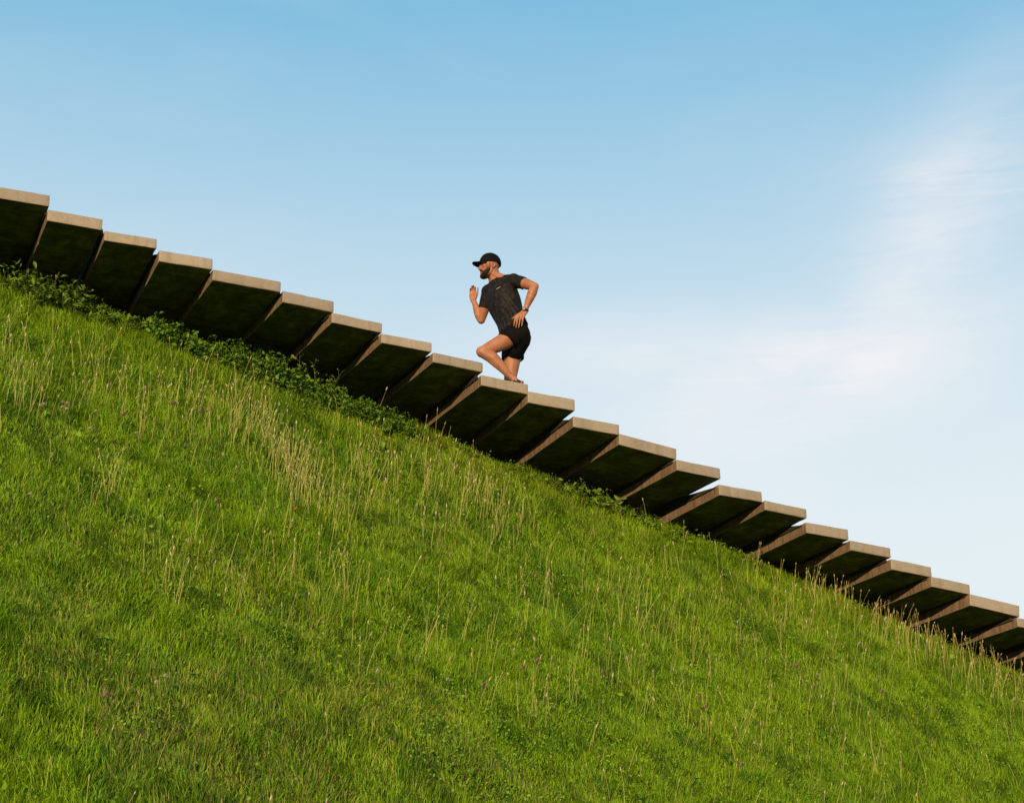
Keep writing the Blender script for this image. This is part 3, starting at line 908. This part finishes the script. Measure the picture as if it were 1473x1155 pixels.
def build_runner():
    M_SKIN = skin_mat(); M_SHIRT = shirt_mat()
    M_SHORTS = simple_mat('black_short_fabric', (0.0035, 0.0032, 0.0035), 0.8, 25, 0.3, 0.3, 90, 0.08)
    M_CAP = simple_mat('black_cap_fabric', (0.0038, 0.0035, 0.0040), 0.8, 60, 0.25, 0.4, 260, 0.10)
    M_BEARD, nt, N, L = new_mat('dark_beard_hair')
    out = N('ShaderNodeOutputMaterial'); b = N('ShaderNodeBsdfPrincipled'); tc = N('ShaderNodeTexCoord'); at = N('ShaderNodeAttribute'); at.attribute_name = 'hair_amount'
    cmp = N('ShaderNodeMapRange'); sub = N('ShaderNodeMath'); sub.operation = 'SUBTRACT'
    L(at.outputs['Fac'], sub.inputs[0]); L(tex_noise(N, L, tc.outputs['Object'], 170.0, 3, 0.6), sub.inputs[1])
    L(sub.outputs[0], cmp.inputs[0]); cmp.inputs[1].default_value = -0.40; cmp.inputs[2].default_value = 0.30
    L(mixc(N, L, cmp.outputs[0], (0.20, 0.082, 0.040), (0.012, 0.0062, 0.0038)), b.inputs['Base Color'])
    b.inputs['Roughness'].default_value = 0.8; b.inputs['Specular IOR Level'].default_value = 0.12
    L(b.outputs[0], out.inputs[0])
    M_STUB = simple_mat('shaved_hair_stubble', (0.15, 0.08, 0.05), 0.7, 150, 0.3)
    M_SHOE = simple_mat('black_shoe_knit', (0.012, 0.011, 0.011), 0.6, 80, 0.3, 0.4, 200)
    M_SOLE = simple_mat('orange_heel_foam', (0.26, 0.085, 0.03), 0.6, 40, 0.15)
    M_STRAP = simple_mat('black_watch_strap', (0.012, 0.012, 0.012), 0.5)
    M_DIAL = simple_mat('grey_watch_glass', (0.22, 0.20, 0.19), 0.25, 40, 0.1, spec=0.6)
    M_EYE = simple_mat('dark_eye', (0.03, 0.018, 0.012), 0.2, spec=0.6)
    M_LOGO = simple_mat('pale_olive_print', (0.20, 0.16, 0.075), 0.6, 60, 0.15)

    H = Vector((-.226, 0, 1.862))
    Fh = Vector((-math.cos(R(13)), -math.sin(R(13)), -.02)).normalized()
    Uh = Vector((-.03, 0, 1)); Uh = (Uh - Fh * Uh.dot(Fh)).normalized(); Lh = Uh.cross(Fh).normalized()
    hp = lambda f, l, u: H + Fh * f + Lh * l + Uh * u
    HA = (Fh, Lh, Uh)

    # --- body: one continuous surface
    bm = bmesh.new()
    bm_loft(bm, [torso_ring(-.13, .10, .08, 15), torso_ring(-.06, .155, .115, 15), torso_ring(.05, .160, .120, 18), torso_ring(.16, .150, .115, 24), torso_ring(.30, .170, .122, 32),
                 torso_ring(.42, .185, .125, 38), torso_ring(.51, .175, .110, 43), torso_ring(.575, .125, .085, 45), torso_ring(.62, .07, .062, 45)])
    bm_limb(bm, [(J['pelvis'] + SP_DIR * .56, .070), (J['pelvis'] + SP_DIR * .66 + Vector((.005, 0, 0)), .061), (hp(-.022, 0, -.02), .060)])
    bm_limb(bm, [(hp(-.02, .03, -.10), .035), (J['shL'] + Vector((-.06, .05, .03)), .045)]); bm_limb(bm, [(hp(-.02, -.03, -.10), .035), (J['shR'] + Vector((.05, -.04, .03)), .045)])
    # head
    bm_ball(bm, hp(-.002, 0, .030), (.099, .077, .103), HA)
    bm_ball(bm, hp(.034, 0, -.040), (.066, .060, .088), HA)
    for sgn in (-1, 1):
        bm_limb(bm, [(hp(-.004, .056 * sgn, -.045), .024), (hp(.004, .052 * sgn, -.085), .024), (hp(.060, .028 * sgn, -.118), .024)])
        bm_ball(bm, hp(.062, .044 * sgn, -.022), (.030, .022, .022), HA)                        # cheekbone
        bm_limb(bm, [(hp(.092, .012 * sgn, .018), .011), (hp(.076, .052 * sgn, .018), .011)])   # brow
        ea = (Fh * .9 - Uh * .3 + Lh * .25 * -sgn).normalized()
        eo = (Lh * sgn - Fh * .45).normalized(); eu = (Uh - Fh * .2).normalized(); eu = (eu - eo * eu.dot(eo)).normalized(); ef = eu.cross(eo).normalized()
        bm_limb(bm, [(hp(-.020, .083 * sgn, -.018) + eu * (.030 * math.sin(t)) + ef * (.019 * math.cos(t)), .0058 if t > 0 else .0062) for t in (-1.7, -.9, -.2, .5, 1.2, 1.9, 2.6, 3.4, 4.0)], n=10)
        bm_ball(bm, hp(-.016, .078 * sgn, -.018), (.015, .024, .004), (ef, eu, eo))
        bm_ball(bm, hp(-.006, .078 * sgn, -.044), (.011, .009, .012), HA)
        bm_ball(bm, hp(.106, .010 * sgn, -.045), (.010, .009, .008), HA)                        # nostril wing
    bm_limb(bm, [(hp(.094, 0, .010), .010), (hp(.108, 0, -.018), .011), (hp(.119, 0, -.039), .0125)])
    bm_ball(bm, hp(.076, 0, -.120), (.024, .026, .022), HA)
    for u_, f_, rr in ((-.074, .100, .0085), (-.087, .097, .0095)):
        bm_limb(bm, [(hp(f_ - .014, -.022, u_), rr * .6), (hp(f_, 0, u_), rr), (hp(f_ - .014, .022, u_), rr * .6)])
    # arms
    for s_, e_, w_ in ((J['shL'], J['elL'], J['wrL']), (J['shR'], J['elR'], J['wrR'])):
        bm_limb(bm, [(s_, .064), (s_.lerp(e_, .35), .057), (s_.lerp(e_, .65), .056), (e_, .041)])
        ax = (e_ - s_).normalized()
        bm_limb(bm, [(e_, .041), (e_.lerp(w_, .25), .050), (e_.lerp(w_, .5), .044), (e_.lerp(w_, .8), .031), (w_, .027)])
    # legs
    bm_ball(bm, Vector((.090, -.070, 1.03)), (.084, .096, .105)); bm_ball(bm, Vector((.075, .070, 1.03)), (.084, .096, .105))
    kl, al, hl = J['kneeL'], J['ankL'], J['hipL']
    bm_limb(bm, [(hl + Vector((-.02, 0, -.01)), .090), (hl.lerp(kl, .35), .090), (hl.lerp(kl, .7), .074), (kl, .058)])
    bm_ball(bm, kl + Vector((-.012, 0, .006)), (.050, .050, .056))
    bm_limb(bm, [(kl, .056), (kl.lerp(al, .28) + Vector((.022, 0, .020)), .061), (kl.lerp(al, .55) + Vector((.014, 0, .012)), .052), (kl.lerp(al, .82), .036), (al, .033)])
    bm_limb(bm, [(kl.lerp(al, .05), .042), (kl.lerp(al, .4), .038), (kl.lerp(al, .9), .030)])
    kr, ar, hr = J['kneeR'], J['ankR'], J['hipR']
    bm_limb(bm, [(hr + Vector((0, 0, -.02)), .094), (hr.lerp(kr, .4), .090), (hr.lerp(kr, .75), .075), (kr, .062)])
    bm_ball(bm, kr + Vector((-.016, 0, .004)), (.048, .05, .056))
    bm_limb(bm, [(kr, .056), (kr.lerp(ar, .3) + Vector((.022, 0, 0)), .060), (kr.lerp(ar, .55) + Vector((.014, 0, 0)), .050), (kr.lerp(ar, .85), .036), (ar, .036)])
    # feet inside the shoes
    bm_limb(bm, [(al, .036), (Vector((.055, -.10, .455)), .040), (Vector((.030, -.10, .34)), .036), (Vector((-.01, -.10, .28)), .026)])
    bm_limb(bm, [(ar, .036), (Vector((.03, .09, .11)), .042), (Vector((-.08, .09, .075)), .036), (Vector((-.16, .09, .055)), .026)])
    # left hand, back towards the camera, fingers down
    kn = [Vector((.041, -.246, 1.153)), Vector((.068, -.250, 1.159)), Vector((.096, -.250, 1.161)), Vector((.122, -.246, 1.160))]
    tips = [Vector((.026, -.222, 1.068)), Vector((.047, -.222, 1.050)), Vector((.074, -.222, 1.050)), Vector((.106, -.222, 1.066))]
    w = J['wrL']
    for k in range(4):
        base = w + (kn[k] - kn[1]) * .45
        bm_limb(bm, [(base, .0175), (kn[k].lerp(base, .35), .0155), (kn[k], .0112)], n=12)
        m1 = kn[k].lerp(tips[k], .42) + Vector((-.002, -.010, 0)); m2 = kn[k].lerp(tips[k], .74) + Vector((-.001, -.006, 0))
        bm_limb(bm, [(kn[k], .0106), (m1, .0094), (m2, .0084), (tips[k], .0070)], n=12)
    bm_limb(bm, [(w + Vector((-.012, 0, -.015)), .017), (Vector((.060, -.245, 1.180)), .0145), (Vector((.030, -.238, 1.160)), .0105), (Vector((.004, -.232, 1.143)), .0080)], n=12)
    # right hand, raised, palm towards the body, fingers lightly curled
    kn = [Vector((-.380, .190, 1.634)), Vector((-.399, .198, 1.645)), Vector((-.419, .204, 1.641)), Vector((-.436, .208, 1.628))]
    tips = [Vector((-.384, .140, 1.692)), Vector((-.401, .146, 1.712)), Vector((-.419, .152, 1.708)), Vector((-.434, .160, 1.686))]
    w = J['wrR']
    for k in range(4):
        base = w + (kn[k] - kn[1]) * .5 + Vector((0, 0, .012))
        bm_limb(bm, [(base, .0175), (kn[k].lerp(base, .35), .0150), (kn[k], .0110)], n=12)
        m1 = kn[k].lerp(tips[k], .45) + Vector((0, .016, .012)); m2 = kn[k].lerp(tips[k], .78) + Vector((0, .010, .012))
        bm_limb(bm, [(kn[k], .0104), (m1, .0094), (m2, .0084), (tips[k], .0072)], n=12)
    bm_limb(bm, [(w + Vector((.012, -.004, .02)), .0165), (Vector((-.368, .180, 1.612)), .0135), (Vector((-.357, .165, 1.655)), .0100), (Vector((-.355, .156, 1.690)), .0078)], n=12)
    body = fused('person', bm, 0.0042, 5, M_SKIN, None)
    body.location = RUN_AT
    tag(body, 'bearded man in black cap, charcoal t-shirt and black shorts running up the concrete steps', 'person')

    # --- shirt
    bm = bmesh.new()
    bm_loft(bm, [torso_ring(.045, .183, .148, 20, (-.004, 0, 0)), torso_ring(.10, .180, .145, 21), torso_ring(.17, .176, .142, 25), torso_ring(.25, .182, .145, 30), torso_ring(.36, .200, .152, 36),
                 torso_ring(.44, .205, .150, 40), torso_ring(.51, .195, .132, 43), torso_ring(.565, .150, .105, 45), torso_ring(.605, .098, .082, 45), torso_ring(.628, .074, .070, 45)], 28)
    for s_, e_, f_, rr in ((J['shL'], J['elL'], .50, .064), (J['shR'], J['elR'], .58, .064)):
        bm_limb(bm, [(s_.lerp(J['pelvis'] + SP_DIR * .48, .35), .085), (s_, .076), (s_.lerp(e_, f_ * .55), .070), (s_.lerp(e_, f_), rr)], flat=True, n=24)
        bm_ball(bm, s_, .0775)
        bm_limb(bm, [(J['pelvis'] + SP_DIR * .632 + Vector((.030, -.018, -.004)), .064), (J['shL'].lerp(J['pelvis'] + SP_DIR * .62, .5) + Vector((.012, 0, .016)), .064), (J['shL'], .066)])
        bm_limb(bm, [(J['pelvis'] + SP_DIR * .605, .078), (J['pelvis'].lerp(s_, 0) + SP_DIR * .585 + (s_ - J['pelvis'] - SP_DIR * .585) * .5 + Vector((0, 0, .012)), .070), (s_ + Vector((0, 0, -.004)), .072)])

    def folds(p):
        t = (p - J['pelvis']).dot(SP_DIR)
        n1 = noise.noise(p * 6)
        q = p.x * 0.92 + p.z * 0.40 + n1 * 0.03
        lower = max(0, min(1, (.46 - t) / .14))
        ridge = math.sin(q * 2 * math.pi / 0.046 + 2.0 * noise.noise(p * 3.2))
        w_ = max(0.0, 0.35 + 0.9 * noise.noise(p * 4 + Vector((3, 1, 7))))
        hem = max(0, min(1, (.13 - t) / .09)) * .006
        a = ridge * .0062 * lower * w_
        b = noise.noise(Vector((p.x * 14, p.y * 14, p.z * 7))) * .0042
        return a + b + hem * (0.4 + noise.noise(p * 5))
    shirt = fused('tshirt', bm, 0.0055, 4, M_SHIRT, body, folds)
    # small print on the chest, laid on the cloth
    bv = BVHTree.FromPolygons([v.co for v in shirt.data.vertices], [p.vertices[:] for p in shirt.data.polygons])
    a0, a1 = Vector((-.160, -.4, 1.528)), Vector((-.112, -.4, 1.540))
    bm = bmesh.new(); top, bot = [], []
    for k in range(9):
        t = k / 8; p = a0.lerp(a1, t) + Vector((0, 0, .006 * t * t)); th = .0012 + .0038 * math.sin(math.pi * min(1, t * .75 + .15))
        for lst, dz in ((top, th), (bot, -th)):
            hit = bv.ray_cast(p + Vector((0, 0, dz)), Vector((0, 1, 0)))[0]
            lst.append(bm.verts.new((hit or p) + Vector((-.0006, -.0022, 0))))
    for k in range(8): bm.faces.new((top[k], bot[k], bot[k + 1], top[k + 1]))
    me = bpy.data.meshes.new('chest_print'); bm.to_mesh(me); bm.free(); link('chest_print', me, M_LOGO, shirt)

    # --- shorts
    bm = bmesh.new()
    bm_loft(bm, [torso_ring(-.15, .12, .10, 14), torso_ring(-.10, .168, .132, 14), torso_ring(-.03, .176, .140, 15), torso_ring(.05, .172, .138, 18), torso_ring(.075, .168, .132, 18)], 28)
    bm_ball(bm, Vector((.098, -.070, 1.03)), (.098, .112, .122)); bm_ball(bm, Vector((.085, .070, 1.03)), (.100, .112, .122))
    dl = (kl - hl)
    hem_c = hl + dl * .36 + Vector((.012, 0, -.012))
    a, b = frame(dl)
    ring = lambda c, r, tilt: (c, a * r, (b * r))
    bm_limb(bm, [(hl - dl * .12, .118), (hl + dl * .12, .118), (hl + dl * .26, .114), (hem_c, .112)], flat=True, n=26)
    dr = (kr - hr)
    bm_limb(bm, [(hr - dr * .10, .118), (hr + dr * .15, .120), (hr + dr * .35, .119), (hr + dr * .46 + Vector((.006, 0, 0)), .118)], flat=True, n=26)
    bm_limb(bm, [(Vector((.090, -.06, .99)), .11), (Vector((.040, .02, .90)), .10)], n=20)

    def sh_folds(p):
        return noise.noise(Vector((p.x * 16, p.y * 10, p.z * 5))) * .006 + noise.noise(p * 25) * .0015
    fused('shorts', bm, 0.0055, 3, M_SHORTS, body, sh_folds)

    # --- cap
    bm = bmesh.new()
    bm_ball(bm, hp(-.004, 0, .038), (.113, .090, .112), HA)
    cut_n = (Uh + Fh * .02).normalized()
    geom = bm.verts[:] + bm.edges[:] + bm.faces[:]
    bmesh.ops.bisect_plane(bm, geom=geom, plane_co=hp(0, 0, .022), plane_no=cut_n, clear_inner=True)
    bmesh.ops.solidify(bm, geom=bm.faces[:], thickness=-.004)
    for v in bm.verts:
        rel = v.co - H; ang = math.atan2(rel.dot(Lh), rel.dot(Fh)); v.co += (rel.normalized()) * (-.0016 * (abs(math.cos(3 * ang)) > .985))
        if rel.dot(Uh) < .03 and rel.dot(Fh) < -.05: v.co -= Uh * .010
    for f in bm.faces: f.smooth = True
    bmesh.ops.recalc_face_normals(bm, faces=bm.faces[:])
    bm_ball(bm, hp(-.004, 0, .151), (.008, .008, .004), HA)
    me = bpy.data.meshes.new('cap'); bm.to_mesh(me); bm.free(); capo = link('cap', me, M_CAP, body)
    bm = bmesh.new(); grid = []
    for iz in (0, 1):
        g = []
        for i in range(17):
            u_ = -1 + 2 * i / 16; row = []
            for j in range(9):
                t = j / 8
                l_ = u_ * .074
                f0 = .112 * math.sqrt(max(0.05, 1 - (l_ / .090) ** 2)) - .012
                reach = (.078 + .012) * math.sqrt(max(0.0, 1 - abs(u_) ** 2.6))
                row.append(bm.verts.new(hp(f0 + reach * t, l_, .034 - .020 * u_ * u_ - .012 * t + (.0065 if iz else 0))))
            g.append(row)
        grid.append(g)
    for g, fl in ((grid[0], False), (grid[1], True)):
        for i in range(16):
            for j in range(8):
                q = (g[i][j], g[i + 1][j], g[i + 1][j + 1], g[i][j + 1]); bm.faces.new(q if fl else q[::-1])
    per = [(i, 0) for i in range(17)] + [(16, j) for j in range(1, 9)] + [(i, 8) for i in range(15, -1, -1)] + [(0, j) for j in range(7, 0, -1)]
    for k in range(len(per)):
        (i, j), (i2, j2) = per[k], per[(k + 1) % len(per)]
        bm.faces.new((grid[0][i][j], grid[0][i2][j2], grid[1][i2][j2], grid[1][i][j]))
    for f in bm.faces: f.smooth = True
    bmesh.ops.recalc_face_normals(bm, faces=bm.faces[:])
    me = bpy.data.meshes.new('brim'); bm.to_mesh(me); bm.free(); me.set_sharp_from_angle(angle=R(40)); link('brim', me, M_CAP, capo)

    # --- beard, stubble, eyes, brows
    bm = bmesh.new()
    for sgn in (-1, 1):
        bm_limb(bm, [(hp(.018, .068 * sgn, .010), .008), (hp(.018, .062 * sgn, -.038), .0155), (hp(.026, .056 * sgn, -.080), .023), (hp(.058, .036 * sgn, -.112), .027), (hp(.080, .010 * sgn, -.124), .026)], n=14)
        bm_limb(bm, [(hp(.102, .004 * sgn, -.062), .0085), (hp(.094, .022 * sgn, -.068), .0095), (hp(.082, .032 * sgn, -.088), .012), (hp(.078, .026 * sgn, -.112), .016)], n=12)
        bm_limb(bm, [(hp(.022, .058 * sgn, -.056), .016), (hp(.052, .047 * sgn, -.076), .017), (hp(.078, .034 * sgn, -.092), .016)], n=12)
        bm_limb(bm, [(hp(.024, .063 * sgn, -.024), .011), (hp(.040, .057 * sgn, -.050), .0135), (hp(.066, .044 * sgn, -.076), .012)], n=12)
    bm_ball(bm, hp(.082, 0, -.124), (.027, .034, .028), HA)
    bm_ball(bm, hp(.090, 0, -.102), (.012, .016, .010), HA)
    beard = fused('beard', bm, 0.0038, 4, M_BEARD, body, lambda p: noise.noise(p * 90) * .0026 + noise.noise(p * 30) * .002)
    da = beard.data.attributes.new('hair_amount', 'FLOAT', 'POINT')
    for i, v in enumerate(beard.data.vertices):                # thick on chin and jaw, thinning up the cheek and sideburn
        rel = v.co - H; u_, f_ = rel.dot(Uh), rel.dot(Fh)
        edge = -.034 - .55 * max(0, f_ - .02)                  # cheek line
        amt = max(.12, min(1.0, .40 + (edge - u_) * 15)) if f_ < .088 else .85
        rear = max(0.0, min(1.0, (f_ - .004) / .026))           # fades out in front of the ear and under the jaw
        da.data[i].value = amt * (.45 + .55 * rear)
    bm = bmesh.new()
    bm_ball(bm, hp(-.003, 0, .028), (.1012, .0792, .1050), HA)
    dele = [v for v in bm.verts if (v.co - H).dot(Uh) > .034 or (v.co - H).dot(Uh) < -.058 or (v.co - H).dot(Fh) > -.028]
    bmesh.ops.delete(bm, geom=dele, context='VERTS')
    bmesh.ops.solidify(bm, geom=bm.faces[:], thickness=.003)
    for f in bm.faces: f.smooth = True
    me = bpy.data.meshes.new('hair'); bm.to_mesh(me); bm.free(); link('hair', me, M_STUB, body)
    for sgn in (-1, 1):
        bm = bmesh.new(); bm_ball(bm, hp(.083, .033 * sgn, -.003), (.010, .013, .008), HA)
        for f in bm.faces: f.smooth = True
        me = bpy.data.meshes.new('eye'); bm.to_mesh(me); bm.free(); link('eye', me, M_EYE, body)
        bm = bmesh.new(); bm_limb(bm, [(hp(.101, .012 * sgn, .022), .004), (hp(.097, .030 * sgn, .027), .0055), (hp(.078, .056 * sgn, .020), .003)], n=10)
        for f in bm.faces: f.smooth = True
        me = bpy.data.meshes.new('eyebrow'); bm.to_mesh(me); bm.free(); link('eyebrow', me, M_BEARD, body)

    # --- watch
    ax = (J['wrL'] - J['elL']).normalized(); c = J['wrL'] - ax * .008
    n_ = (Vector((-.25, -1, .15)) - ax * Vector((-.25, -1, .15)).dot(ax)).normalized(); sdv = ax.cross(n_)
    watch = bpy.data.objects.new('wrist_watch', None); COL.objects.link(watch); watch.parent = body
    bm = bmesh.new(); n = 28
    prof = [(-.011, .0315), (-.011, .0345), (.011, .0345), (.011, .0315)]
    rings = [[bm.verts.new(c + ax * h_ + (n_ * math.cos(2 * math.pi * k / n) + sdv * math.sin(2 * math.pi * k / n)) * r_) for k in range(n)] for h_, r_ in prof]
    for q in range(4):
        for k in range(n): bm.faces.new((rings[q][k], rings[q][(k + 1) % n], rings[(q + 1) % 4][(k + 1) % n], rings[(q + 1) % 4][k]))
    bmesh.ops.recalc_face_normals(bm, faces=bm.faces[:])
    me = bpy.data.meshes.new('strap'); bm.to_mesh(me); bm.free(); link('strap', me, M_STRAP, watch)
    bm = bmesh.new(); cc = c + n_ * .034
    bm_loft(bm, [(cc - n_ * .004, ax * .021, sdv * .021), (cc + n_ * .005, ax * .021, sdv * .021), (cc + n_ * .007, ax * .019, sdv * .019)], 28)
    me = bpy.data.meshes.new('case'); bm.to_mesh(me); bm.free(); link('case', me, M_STRAP, watch)
    bm = bmesh.new(); bm_loft(bm, [(cc + n_ * .0065, ax * .0165, sdv * .0165), (cc + n_ * .0082, ax * .0155, sdv * .0155)], 28)
    me = bpy.data.meshes.new('dial'); bm.to_mesh(me); bm.free(); link('dial', me, M_DIAL, watch)

    # --- shoes
    for heel, ball, toe, ank, up in ((Vector((.098, -.10, .490)), Vector((.028, -.10, .330)), Vector((-.020, -.10, .255)), al, Vector((-.9, 0, .42))),
                                     (Vector((.075, .09, .110)), Vector((-.095, .09, .068)), Vector((-.175, .09, .062)), ar, Vector((.15, 0, 1)))):
        up = up.normalized(); fw = (ball - heel).normalized(); side = up.cross(fw).normalized()
        bm = bmesh.new()
        bm_loft(bm, [(heel + up * .030 - fw * .012, side * .024, up * .034), (heel + up * .040 + fw * .015, side * .036, up * .050), (heel.lerp(ball, .45) + up * .030, side * .040, up * .046),
                     (ball + up * .022, side * .049, up * .036), (ball.lerp(toe, .6) + up * .014, side * .044, up * .028), (toe + up * .010, side * .022, up * .016)], 20)
        bm_limb(bm, [(heel.lerp(ball, .22) + up * .040, .042), (heel.lerp(ball, .20) + up * .078, .041)], flat=True)
        shoe = fused('running_shoe', bm, 0.005, 3, M_SHOE, body)
        bm = bmesh.new()
        pts = [(-.016, .030), (.02, .040), (.09, .038), (.17, .049), (.215, .046), (.25, .026)]
        tot = (ball - heel).length
        path = lambda q: heel + fw * q if q < tot else ball + (toe - ball).normalized() * (q - tot)
        bm_loft(bm, [(path(q) - up * .010, side * w_, up * .015) for q, w_ in pts], 16)
        fused('sole', bm, 0.005, 2, M_SOLE, shoe)


build_runner()
